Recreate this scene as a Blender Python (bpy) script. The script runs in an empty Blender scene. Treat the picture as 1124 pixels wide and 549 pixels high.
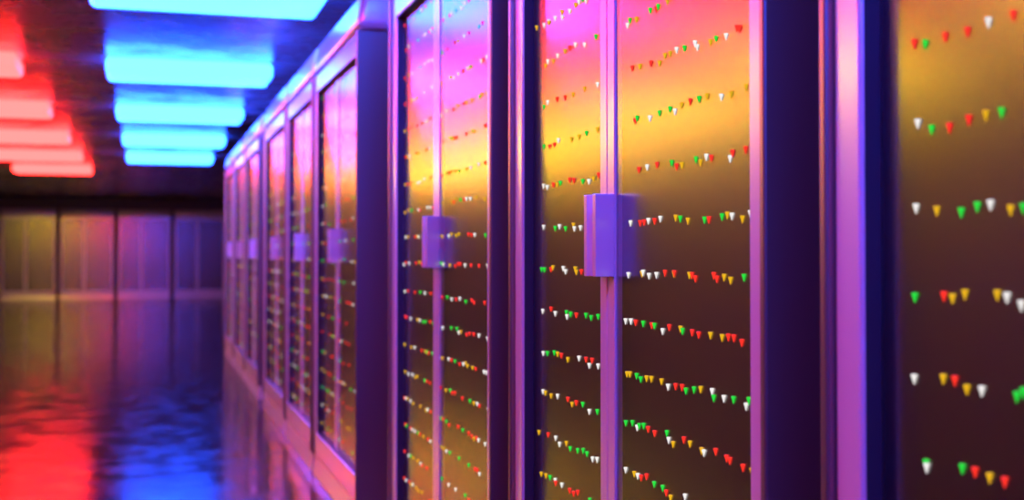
import bpy, bmesh, math, random
from mathutils import Vector

# ------------------------------------------------------------------ camera
sc = bpy.context.scene
C = sc.collection
random.seed(7)
W_PX, H_PX, F_PX = 1124.0, 549.0, 1320.0
EYE = 1.07
YAW = math.atan(399.0 / F_PX)            # turned right of the aisle
PITCH = 0.018
cam_d = bpy.data.cameras.new('camera')
cam = bpy.data.objects.new('camera', cam_d)
C.objects.link(cam)
cam.location = (0, 0, EYE)
cam.rotation_euler = (math.pi / 2 + PITCH, 0, -YAW)
cam_d.sensor_width = 36.0
cam_d.lens = F_PX / W_PX * 36.0
HORIZON = 278.0
cam_d.shift_y = -((H_PX / 2) - (HORIZON - F_PX * math.tan(PITCH))) / W_PX
cam_d.clip_start = 0.02
cam_d.dof.use_dof = True
cam_d.dof.focus_distance = 2.08
cam_d.dof.aperture_fstop = 3.4
sc.camera = cam

# ------------------------------------------------------------------ world, exposure
w = bpy.data.worlds.new('world')
sc.world = w
w.use_nodes = True
w.node_tree.nodes['Background'].inputs[0].default_value = (0.10, 0.05, 0.20, 1)
w.node_tree.nodes['Background'].inputs[1].default_value = 0.0
sc.view_settings.view_transform = 'Standard'
sc.view_settings.look = 'None'
sc.view_settings.exposure = 0.0
sc.view_settings.gamma = 1.0
sc.view_settings.use_curve_mapping = False
sc.cycles.use_denoising = True
sc.cycles.max_bounces = 10
sc.cycles.glossy_bounces = 5
sc.cycles.transparent_max_bounces = 12
sc.cycles.sample_clamp_indirect = 6.0

BLUE = ((0.010, 0.066, 1.0), 32.0)
RED = ((1.0, 0.016, 0.015), 23.5)
YELLOW = ((1.0, 0.66, 0.03), 13.5)


# ------------------------------------------------------------------ materials
def new_mat(name):
    m = bpy.data.materials.new(name)
    m.use_nodes = True
    return m, m.node_tree.nodes, m.node_tree.links


def principled(name, col, rough=0.5, metal=0.0, spec=0.5, noise=None, bump=0.0, rough_noise=0.0, stretch=(1, 1, 1), coat=0.0):
    m, n, l = new_mat(name)
    p = n['Principled BSDF']
    p.inputs['Base Color'].default_value = (*col, 1)
    p.inputs['Roughness'].default_value = rough
    p.inputs['Metallic'].default_value = metal
    p.inputs['Specular IOR Level'].default_value = spec
    if coat:
        p.inputs['Coat Weight'].default_value = coat
        p.inputs['Coat Roughness'].default_value = 0.2
        p.inputs['Coat IOR'].default_value = 2.0
    if noise:
        tc = n.new('ShaderNodeTexCoord')
        mp = n.new('ShaderNodeMapping')
        mp.inputs['Scale'].default_value = stretch
        l.new(tc.outputs['Object'], mp.inputs['Vector'])
        t = n.new('ShaderNodeTexNoise')
        t.inputs['Scale'].default_value = noise
        t.inputs['Detail'].default_value = 5
        t.inputs['Roughness'].default_value = 0.6
        l.new(mp.outputs[0], t.inputs['Vector'])
        if rough_noise:
            r = n.new('ShaderNodeMapRange')
            r.inputs[1].default_value = 0.3
            r.inputs[2].default_value = 0.7
            r.inputs[3].default_value = max(0.02, rough - rough_noise)
            r.inputs[4].default_value = rough + rough_noise
            l.new(t.outputs[0], r.inputs[0])
            l.new(r.outputs[0], p.inputs['Roughness'])
        if bump:
            b = n.new('ShaderNodeBump')
            b.inputs['Strength'].default_value = bump
            b.inputs['Distance'].default_value = 0.02
            l.new(t.outputs[0], b.inputs['Height'])
            l.new(b.outputs[0], p.inputs['Normal'])
    return m


def emission(name, col, s):
    m, n, l = new_mat(name)
    p = n['Principled BSDF']
    p.inputs['Base Color'].default_value = tuple(0.04 * c for c in col) + (1,)
    p.inputs['Specular IOR Level'].default_value = 0.2
    p.inputs['Emission Color'].default_value = (*col, 1)
    p.inputs['Emission Strength'].default_value = s
    return m


def glass(name):
    m, n, l = new_mat(name)
    n.remove(n['Principled BSDF'])
    out = n['Material Output']
    tr = n.new('ShaderNodeBsdfTransparent')
    tr.inputs[0].default_value = (0.90, 0.86, 0.82, 1)
    gl = n.new('ShaderNodeBsdfGlossy')
    gl.inputs['Color'].default_value = (1, 1, 1, 1)
    gl.inputs['Roughness'].default_value = 0.23
    lw = n.new('ShaderNodeLayerWeight')
    lw.inputs['Blend'].default_value = 0.5
    ge = n.new('ShaderNodeNewGeometry')

    def mth(op, a, b):
        q = n.new('ShaderNodeMath')
        q.operation = op
        for i, v in enumerate((a, b)):
            if isinstance(v, (int, float)):
                q.inputs[i].default_value = v
            else:
                l.new(v, q.inputs[i])
        return q.outputs[0]
    f = mth('ADD', mth('MULTIPLY', mth('POWER', lw.outputs['Facing'], 2.5), 0.52), 0.20)
    f = mth('MULTIPLY', f, mth('SUBTRACT', 1.0, ge.outputs['Backfacing']))
    mx = n.new('ShaderNodeMixShader')
    l.new(f, mx.inputs[0])
    l.new(tr.outputs[0], mx.inputs[1])
    l.new(gl.outputs[0], mx.inputs[2])
    l.new(mx.outputs[0], out.inputs[0])
    return m


M = {
    'floor': principled('polished_dark_floor', (0.016, 0.014, 0.016), 0.155, 0.0, 0.20, noise=5.0, bump=0.07, rough_noise=0.09),
    'ceiling': principled('dark_glossy_ceiling', (0.36, 0.33, 0.35), 0.27, 0.7, 0.8, noise=3.0, bump=0.12, rough_noise=0.12),
    'wall': principled('dark_wall', (0.16, 0.14, 0.16), 0.4),
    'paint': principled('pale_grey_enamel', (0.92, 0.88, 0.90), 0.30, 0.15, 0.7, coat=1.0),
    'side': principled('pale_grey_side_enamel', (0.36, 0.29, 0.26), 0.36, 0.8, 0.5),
    'panel': principled('dark_brown_equipment', (0.032, 0.025, 0.010), 0.6, 0.0, 0.3, noise=60, bump=0.05),
    'rubber': principled('dark_rubber', (0.04, 0.04, 0.06), 0.45, 0.0, 0.4),
    'glass': glass('tinted_glass'),
    'blue': emission('blue_lamp', *BLUE),
    'red': emission('red_lamp', *RED),
    'yellow': emission('yellow_lamp', *YELLOW),
}
LED = {
    'w': emission('white_light', (1.0, 0.97, 0.92), 0.9),
    'g': emission('green_light', (0.02, 0.70, 0.05), 1.0),
    'r': emission('red_light', (1.0, 0.035, 0.02), 1.1),
    'y': emission('amber_light', (0.85, 0.48, 0.01), 0.95),
    'd': emission('dim_light', (0.55, 0.50, 0.40), 0.12),
}


# ------------------------------------------------------------------ mesh helpers
def obj(name, bm, mat, parent=None, smooth=False):
    me = bpy.data.meshes.new(name)
    bmesh.ops.recalc_face_normals(bm, faces=bm.faces)
    if smooth:
        for f in bm.faces:
            f.smooth = True
    bm.to_mesh(me)
    bm.free()
    for m in (mat if isinstance(mat, (list, tuple)) else [mat]):
        me.materials.append(m)
    o = bpy.data.objects.new(name, me)
    C.objects.link(o)
    if parent:
        o.parent = parent
    return o


def box(bm, x0, x1, y0, y1, z0, z1, bev=0.0, seg=2):
    vs = [bm.verts.new((x, y, z)) for x in (x0, x1) for y in (y0, y1) for z in (z0, z1)]
    fs = [(0, 1, 3, 2), (4, 6, 7, 5), (0, 4, 5, 1), (2, 3, 7, 6), (0, 2, 6, 4), (1, 5, 7, 3)]
    faces = [bm.faces.new([vs[i] for i in f]) for f in fs]
    if bev:
        es = list({e for f in faces for e in f.edges})
        bmesh.ops.bevel(bm, geom=es, offset=bev, segments=seg, profile=0.5, affect='EDGES')
    return vs


def rrect(x0, x1, z0, z1, r, seg=5):
    pts = []
    for cx, cz, a0 in ((x1 - r, z1 - r, 0), (x0 + r, z1 - r, 90), (x0 + r, z0 + r, 180), (x1 - r, z0 + r, 270)):
        for k in range(seg + 1):
            a = math.radians(a0 + 90 * k / seg)
            pts.append((cx + r * math.cos(a), cz + r * math.sin(a)))
    return pts


def ring(bm, loops):
    """loops: list of (points, y); bridged in order and closed"""
    rows = [[bm.verts.new((x, y, z)) for x, z in pts] for pts, y in loops]
    n = len(rows[0])
    for a, b in zip(rows, rows[1:] + rows[:1]):
        for i in range(n):
            bm.faces.new((a[i], a[(i + 1) % n], b[(i + 1) % n], b[i]))


def tag(o, label=None, cat=None, group=None, kind=None):
    if label: o['label'] = label
    if cat: o['category'] = cat
    if group: o['group'] = group
    if kind: o['kind'] = kind
    return o


# ------------------------------------------------------------------ the room
X0, X1, Y0, Y1, CEIL = -5.6, 2.7, -7.0, 31.0, 2.385


def slab(name, *b, mat):
    bm = bmesh.new()
    box(bm, *b)
    return tag(obj(name, bm, mat), kind='structure')


slab('floor', X0, X1, Y0, Y1, -0.1, 0.0, mat=M['floor'])
slab('ceiling', X0, X1, Y0, Y1, CEIL, CEIL + 0.1, mat=M['ceiling'])
slab('wall_far', X0, X1, Y1, Y1 + 0.1, 0, CEIL, mat=M['wall'])
slab('wall_back', X0, X1, Y0 - 0.1, Y0, 0, CEIL, mat=M['wall'])
slab('wall_left', X0 - 0.1, X0, Y0, Y1, 0, CEIL, mat=M['wall'])
slab('wall_right', X1, X1 + 0.1, Y0, Y1, 0, CEIL, mat=M['wall'])

# ------------------------------------------------------------------ the server cabinet
RW, RH, RD = 1.20, 2.10, 1.0
CAP, PLINTH = 0.163, 0.095
OZ0, OZ1 = 0.205, 1.845               # opening of the front frame
OX = RW / 2 - 0.064                    # its near jamb; the far jamb is broader
OXL = RW / 2 - 0.074
GLASS_Y = 0.028
PX = -0.062                            # where the two doors meet


def make_cabinet(name):
    t = bpy.data.objects.new(name, None)
    t.empty_display_size = 0.2
    C.objects.link(t)
    # shell: side panels, back panel, core behind the equipment
    bm = bmesh.new()
    hz0, hz1 = PLINTH, RH - CAP
    for s in (-1, 1):
        a, b = sorted((s * RW / 2, s * (RW / 2 - 0.016)))
        box(bm, a, b, -0.008, RD, hz0 + 0.003, hz1 - 0.003, 0.004)
    box(bm, -RW / 2 + 0.02, RW / 2 - 0.02, RD - 0.02, RD, hz0, hz1)
    box(bm, -RW / 2 + 0.02, RW / 2 - 0.02, 0.014, 0.030, hz0, OZ0 - 0.02)
    box(bm, -RW / 2 + 0.02, RW / 2 - 0.02, 0.014, 0.030, OZ1 + 0.02, hz1)
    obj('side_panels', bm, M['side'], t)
    # cap with a soft rounded top
    bm = bmesh.new()
    vs = box(bm, -RW / 2 - 0.004, RW / 2 + 0.004, -0.010, RD, hz1 + 0.002, RH)
    for v in vs:
        if v.co.y < 0.1 and v.co.z > hz1 + 0.05:
            v.co.y = 0.020
    bmesh.ops.bevel(bm, geom=bm.edges[:], offset=0.034, segments=5, profile=0.5, affect='EDGES')
    obj('top_cap', bm, M['paint'], t, True)
    # plinth, its front leaning back
    bm = bmesh.new()
    vs = box(bm, -RW / 2 + 0.002, RW / 2 - 0.002, -0.004, RD, 0.0, hz0 - 0.004)
    for v in vs:
        if v.co.y < 0.1 and v.co.z > 0.01:
            v.co.y = 0.008
    bmesh.ops.bevel(bm, geom=bm.edges[:], offset=0.004, segments=2, affect='EDGES')
    obj('plinth', bm, M['paint'], t)
    # front frame
    bm = bmesh.new()
    ox0, ox1, oz0, oz1 = -RW / 2 + 0.019, RW / 2 - 0.019, hz0 + 0.010, hz1 - 0.010
    b = 0.005
    ring(bm, [
        (rrect(ox0, ox1, oz0, oz1, 0.035), 0.040),
        (rrect(ox0, ox1, oz0, oz1, 0.035), 0.002 + b),
        (rrect(ox0 + b * .3, ox1 - b * .3, oz0 + b * .3, oz1 - b * .3, 0.034), 0.002 + b * .3),
        (rrect(ox0 + b, ox1 - b, oz0 + b, oz1 - b, 0.033), 0.002),
        (rrect(-OXL - b, OX + b, OZ0 - 0.001, OZ1 + b, 0.010), 0.002),
        (rrect(-OXL - b * .3, OX + b * .3, OZ0 - 0.0003, OZ1 + b * .3, 0.008), 0.002 + b * .3),
        (rrect(-OXL, OX, OZ0, OZ1, 0.006), 0.002 + b),
        (rrect(-OXL, OX, OZ0, OZ1, 0.006), 0.0076),
        (rrect(-OXL - .004, OX + .004, OZ0 - .004, OZ1 + .004, 0.006), 0.0076),
        (rrect(-OXL - .004, OX + .004, OZ0 - .004, OZ1 + .004, 0.006), 0.040),
    ])
    obj('front_frame', bm, M['paint'], t)
    # dark rubber lining of the opening
    bm = bmesh.new()
    ring(bm, [
        (rrect(-OXL - .004, OX + .004, OZ0 - .004, OZ1 + .004, 0.006), 0.0078),
        (rrect(-OXL, OX, OZ0, OZ1, 0.006), 0.0078),
        (rrect(-OXL, OX, OZ0, OZ1, 0.006), 0.048),
        (rrect(-OXL - .004, OX + .004, OZ0 - .004, OZ1 + .004, 0.006), 0.048),
    ])
    o = obj('gasket', bm, M['rubber'], t)
    o['label'] = 'dark lining around the glazed opening'
    # equipment behind the glass
    bm = bmesh.new()
    box(bm, -RW / 2 + 0.021, RW / 2 - 0.021, 0.050, 0.60, OZ0 - 0.05, OZ1 + 0.05)
    obj('equipment', bm, M['panel'], t)
    # two doors meeting in the middle: stile > pane, handle
    for s in (-1, 1):
        bm = bmesh.new()
        a, bb = sorted((PX + s * 0.0026, PX + s * 0.036))
        box(bm, a, bb, GLASS_Y - 0.004, GLASS_Y + 0.012, OZ0 + 0.001, OZ1 - 0.001, 0.0012, 1)
        d = obj('door', bm, M['paint'], t)
        bm = bmesh.new()
        a, bb = sorted((PX + s * 0.036, OX if s > 0 else -OXL))
        box(bm, a, bb, GLASS_Y, GLASS_Y + 0.004, OZ0, OZ1)
        obj('glass_pane', bm, M['glass'], d)
        bm = bmesh.new()
        hx = PX + s * 0.023 + 0.006
        box(bm, hx - 0.008, hx + 0.008, GLASS_Y - 0.004 - 0.036, GLASS_Y - 0.004, 1.028, 1.176, 0.0012, 2)
        obj('handle', bm, M['paint'], d)
    return t


def led_mesh(key):
    """a small drop: flat rounded top, pointed below"""
    bm = bmesh.new()
    add_drop(bm, 0, 0, 0)
    me = bpy.data.meshes.new('status_light')
    bmesh.ops.recalc_face_normals(bm, faces=bm.faces)
    bm.to_mesh(me)
    bm.free()
    me.materials.append(LED[key])
    return me


PROF = [(0.0024, 0.0052), (0.0033, 0.0046), (0.0033, 0.0034), (0.0016, -0.0014), (0.0003, -0.0064)]


def add_drop(bm, x, y, z, mi=0, n=8):
    rows = []
    for r, h in PROF:
        rows.append([bm.verts.new((x + r * math.cos(2 * math.pi * k / n), y + r * math.sin(2 * math.pi * k / n), z + h)) for k in range(n)])
    fs = [bm.faces.new(rows[0]), bm.faces.new(rows[-1][::-1])]
    for a, b in zip(rows, rows[1:]):
        for k in range(n):
            fs.append(bm.faces.new((a[k], a[(k + 1) % n], b[(k + 1) % n], b[k])))
    for f in fs:
        f.material_index = mi


LEDM = {k: led_mesh(k) for k in LED}
LED_Y = 0.0268
ROWS = [1.122 + 0.0868 * k for k in range(-10, 9)]


def led_list(rnd, gap=1.0):
    """irregular strings of lights, one string per equipment row"""
    out = []
    for zr in ROWS:
        for a, b in ((-OXL + 0.012, PX - 0.045), (PX + 0.045, OX - 0.012)):
            x = a + rnd.random() * 0.03
            drift = rnd.uniform(-0.004, 0.004)
            while x < b:
                key = rnd.choice('wwwggrrrryyy')
                out.append((x, zr + drift + rnd.gauss(0, 0.0022), key))
                x += rnd.choice((0.018, 0.026, 0.034, 0.042, 0.052, 0.066, 0.085)) * gap
    return out


def add_leds(t, seed, individual, view=None):
    rnd = random.Random(seed)
    L = led_list(rnd, 1.15 if individual else 2.8) if not isinstance(view, list) else view
    if individual:
        # the hundred nearest the eye's height and the near side are single lights
        L.sort(key=lambda q: (q[1] < 0.55 or q[1] > 1.55, -q[0]))
    single, rest = (L[:100], L[100:]) if individual else ([], L)
    for x, z, k in single:
        o = bpy.data.objects.new('status_light', LEDM[k])
        C.objects.link(o)
        o.parent = t
        o.location = (x, LED_Y, z)
        o['label'] = {'w': 'white', 'g': 'green', 'r': 'red', 'y': 'amber', 'd': 'dim'}[k] + ' drop-shaped status light'
    if rest:
        bm = bmesh.new()
        keys = list('wgryd')
        for x, z, k in rest:
            add_drop(bm, x, LED_Y, z, mi=keys.index(k), n=6)
        o = obj('status_lights', bm, [LED[k] for k in keys], t)
        o['kind'] = 'stuff'


def children(o):
    return [c for c in bpy.data.objects if c.parent == o]


def copy_tree(o):
    r = o.copy()
    C.objects.link(r)
    for ch in children(o):
        c = ch.copy()
        C.objects.link(c)
        c.parent = r
        for g in children(ch):
            d = g.copy()
            C.objects.link(d)
            d.parent = c
    return r


proto = make_cabinet('server_cabinet')
FRONT = 0.773
# (near edge, far edge, label) along the aisle
row = [
    (0.080, 1.267, 'nearest server cabinet, cut off by the right edge of the photo'),
    (1.399, 2.561, 'server cabinet in sharp focus with blue-lit handles at the middle'),
    (2.705, 3.960, 'blurred server cabinet just before the wide gap in the row'),
    (4.607, 5.900, 'server cabinet just past the gap, its blue-lit side panel showing'),
    (5.955, 7.139, 'middle cabinet of the second group of three along the aisle'),
    (7.200, 8.566, 'last cabinet of the second group, beyond its middle one'),
    (8.966, 10.260, 'first cabinet of the farthest group in the right-hand row'),
    (10.320, 11.630, 'middle cabinet of the farthest group in the right-hand row'),
    (11.690, 13.015, 'last cabinet at the far end of the right-hand row'),
]
cabs = []
for i, (a, b, lab) in enumerate(row):
    t = copy_tree(proto)
    t.location = (FRONT, (a + b) / 2, 0)
    t.rotation_euler = (0, 0, -math.pi / 2)
    t.scale = ((b - a) / RW, 1, 1)
    tag(t, lab, 'server cabinet', 'server cabinets in the right-hand row')
    cabs.append(t)
FAR_Y = 29.6
far = [
    (-4.54, 'far-wall cabinet mostly beyond the left edge of the photo'),
    (-3.27, 'leftmost far-wall cabinet, dim and yellow-lit'),
    (-2.00, 'far-wall cabinet lit yellow on its left door and magenta on its right'),
    (-0.73, 'far-wall cabinet lit pink on its left door and violet on its right'),
    (0.54, 'far-wall cabinet partly hidden behind the end of the right-hand row'),
]
farcabs = []
for x, lab in far:
    t = copy_tree(proto)
    t.location = (x + 0.635, FAR_Y, 0)
    t.rotation_euler = (0, 0, 0)
    tag(t, lab, 'server cabinet', 'server cabinets along the far wall')
    farcabs.append(t)
# the proto itself becomes nothing that stands in the room
for ch in children(proto):
    for g in children(ch):
        bpy.data.objects.remove(g)
    bpy.data.objects.remove(ch)
bpy.data.objects.remove(proto)

# colour letter, then place along the aisle and height in mm
SEEN = {
    0: '''r1127,1299 g1108,1295 r1074,1297 r1038,1296 w1006,1300 r970,1300 w1122,1211 g1098,1202 r1068,1201 r1037,1206 y1011,1208 g988,1208 w1126,1119
y1090,1115 g1050,1112 g1025,1117 w1005,1118 y976,1112 g958,1113 g1129,1022 r1079,1025 y1065,1023 y1045,1028 y996,1029 w982,1027 w962,1020 w1131,933
y1081,938 r1062,938 y1043,931 w1020,932 g969,932 g960,937 g1111,844 w1110,840 g1051,849 r1031,849 y1009,847 r987,847''',
    1: '''g1939,1475 y1909,1471 w1949,1468 g1850,1475 g1817,1475 r1824,1472 y1780,1476 r1928,1390 y1894,1388 r1847,1386 y1812,1381 y1790,1390 y1770,1390
w1745,1392 g1716,1390 w1678,1391 w1670,1384 y1625,1384 g1607,1386 w1574,1384 r1541,1390 r1532,1388 y1490,1391 r1916,1297 g1907,1301 w1852,1295
g1813,1299 g1771,1301 w1752,1295 y1727,1302 r1696,1304 g1664,1304 y1637,1305 w1590,1298 y1559,1298 y1514,1302 r1899,1212 w1864,1214 r1823,1215
g1765,1214 r1746,1207 y1726,1208 g1676,1213 y1660,1207 w1640,1214 r1623,1211 w1563,1206 r1555,1213 r1516,1215 w1937,1122 r1894,1121 r1877,1122
w1859,1124 r1833,1123 w1810,1126 y1750,1126 g1733,1124 y1705,1120 g1647,1120 r1632,1120 g1589,1123 y1572,1125 w1558,1123 y1526,1118 w1503,1125
w1947,1032 y1887,1035 w1882,1037 w1857,1032 w1826,1034 r1792,1038 r1756,1038 y1757,1037 y1700,1036 r1691,1036 r1679,1031 r1616,1037 r1606,1032
y1583,1035 y1563,1031 g1522,1036 w1960,951 w1936,952 r1915,951 g1882,951 r1846,950 g1835,950 w1802,943 r1776,951 y1733,951 g1726,948 r1691,948
r1668,946 y1628,948 y1590,947 r1570,949 r1553,949 r1529,944 w1496,949 y1954,859 y1941,860 g1911,860 g1893,856 y1868,860 y1848,861 y1807,861 w1781,855
r1752,859 r1728,860 g1714,856 g1685,861 y1662,864 w1623,865 g1618,856 w1585,859 g1555,861 w1517,856 g1509,865 g1960,773 g1930,777 w1909,772 g1900,776
g1881,779 r1862,776 r1835,773 g1786,780 w1779,770 y1762,766 r1722,779 y1700,776 y1659,772 w1651,770 r1612,778 r1577,774 r1567,772 r1527,769 y1501,768
w1961,691 y1922,691 w1907,690 r1892,690 r1869,696 g1837,689 g1803,689 r1789,684 y1772,679 w1718,691 w2413,1553 y2382,1552 w2340,1554 w2296,1547
w2251,1551 w2197,1559 w2158,1554 y2404,1465 w2388,1472 y2352,1467 w2325,1474 y2279,1476 r2251,1478 w2218,1479 w2166,1470 g2105,1475 g2413,1379
w2389,1386 r2328,1385 r2279,1382 y2232,1382 y2166,1385 w2096,1384 g2414,1295 r2376,1292 r2346,1293 w2320,1300 y2241,1295 y2197,1296 g2156,1299
y2096,1300 w2417,1212 w2392,1208 r2352,1211 y2329,1210 g2308,1212 r2252,1215 r2227,1213 g2177,1208 w2143,1206 y2118,1210 r2091,1215 w2417,1125
g2341,1121 w2314,1124 g2277,1119 y2230,1125 w2225,1118 w2190,1119 g2430,1035 g2411,1035 r2368,1036 y2356,1040 w2291,1039 w2277,1033 y2220,1039
y2214,1033 r2185,1034 w2423,947 r2368,954 w2341,946 g2272,951 w2269,943 g2247,949 r2214,949 g2160,951 g2132,948 g2095,952 w2420,858 g2392,860
g2347,865 y2326,864 r2303,863 y2264,858 w2199,866 r2160,867 w2142,857 r2127,868 w2095,860 w2421,777 y2405,776 y2368,774 w2327,778 r2264,779 y2239,772
r2215,778 g2178,779 w2142,770 g2100,775 y2449,687 r2387,691 w2339,691 w2315,682 y2273,690 g2250,683 g2207,686 g2176,691 g2155,688 w2125,683 w2101,686
y2433,601 y2402,603 g2375,604 w2342,604 r2339,599 w2301,602 r2253,600 r2207,605 g2140,603''',
}
for i, t in enumerate(cabs):
    if i in SEEN:
        L = []
        for q in SEEN[i].split():
            yy, zz = q[1:].split(',')
            L.append(((t.location.y - int(yy) / 1000) / t.scale.x, int(zz) / 1000, q[0]))
        near = max(p[0] for p in L)
        L += [p for p in led_list(random.Random(11 + i)) if p[0] > near + 0.02 or not 0.60 < p[1] < 1.52]
        add_leds(t, 11 + i, True, L)
    else:
        add_leds(t, 11 + i, i < 3)

# ------------------------------------------------------------------ ceiling lamps
LW, LD, LH = 1.10, 0.48, 0.110
LAMP_Y = [6.0 + 2.66 * k for k in range(-4, 7)]


def make_lamp(col):
    bm = bmesh.new()
    box(bm, -LW / 2, LW / 2, -LD / 2, LD / 2, 0, LH, 0.034, 5)
    return obj('ceiling_light', bm, M[col], None, True)


def lamp_column(col, xc, ks, labels, group):
    first = None
    for k in ks:
        o = make_lamp(col) if first is None else first.copy()
        if first is None:
            first = o
        else:
            C.objects.link(o)
        o.location = (xc, LAMP_Y[k + 4] - (1.4 if col == 'yellow' else 0), CEIL - LH - 0.001)
        tag(o, labels(k), 'ceiling light', group)


ORD = ['nearest', 'second', 'third', 'fourth', 'farthest']
lamp_column('blue', 0.27, range(-3, 5),
            lambda k: (ORD[k] + ' blue glowing lamp box under the ceiling in view' if k >= 0 else 'blue glowing lamp box overhead behind the view'),
            'blue lamps above the aisle')
lamp_column('red', -1.38, range(-2, 6),
            lambda k: (ORD[k - 1] + ' red glowing lamp box under the ceiling in view' if k >= 1 else 'red glowing lamp box overhead beyond the left edge'),
            'red lamps left of the aisle')
lamp_column('yellow', -3.03, range(0, 7),
            lambda k: 'yellow glowing lamp box beyond the left edge, seen only in the glass',
            'yellow lamps far left of the aisle')
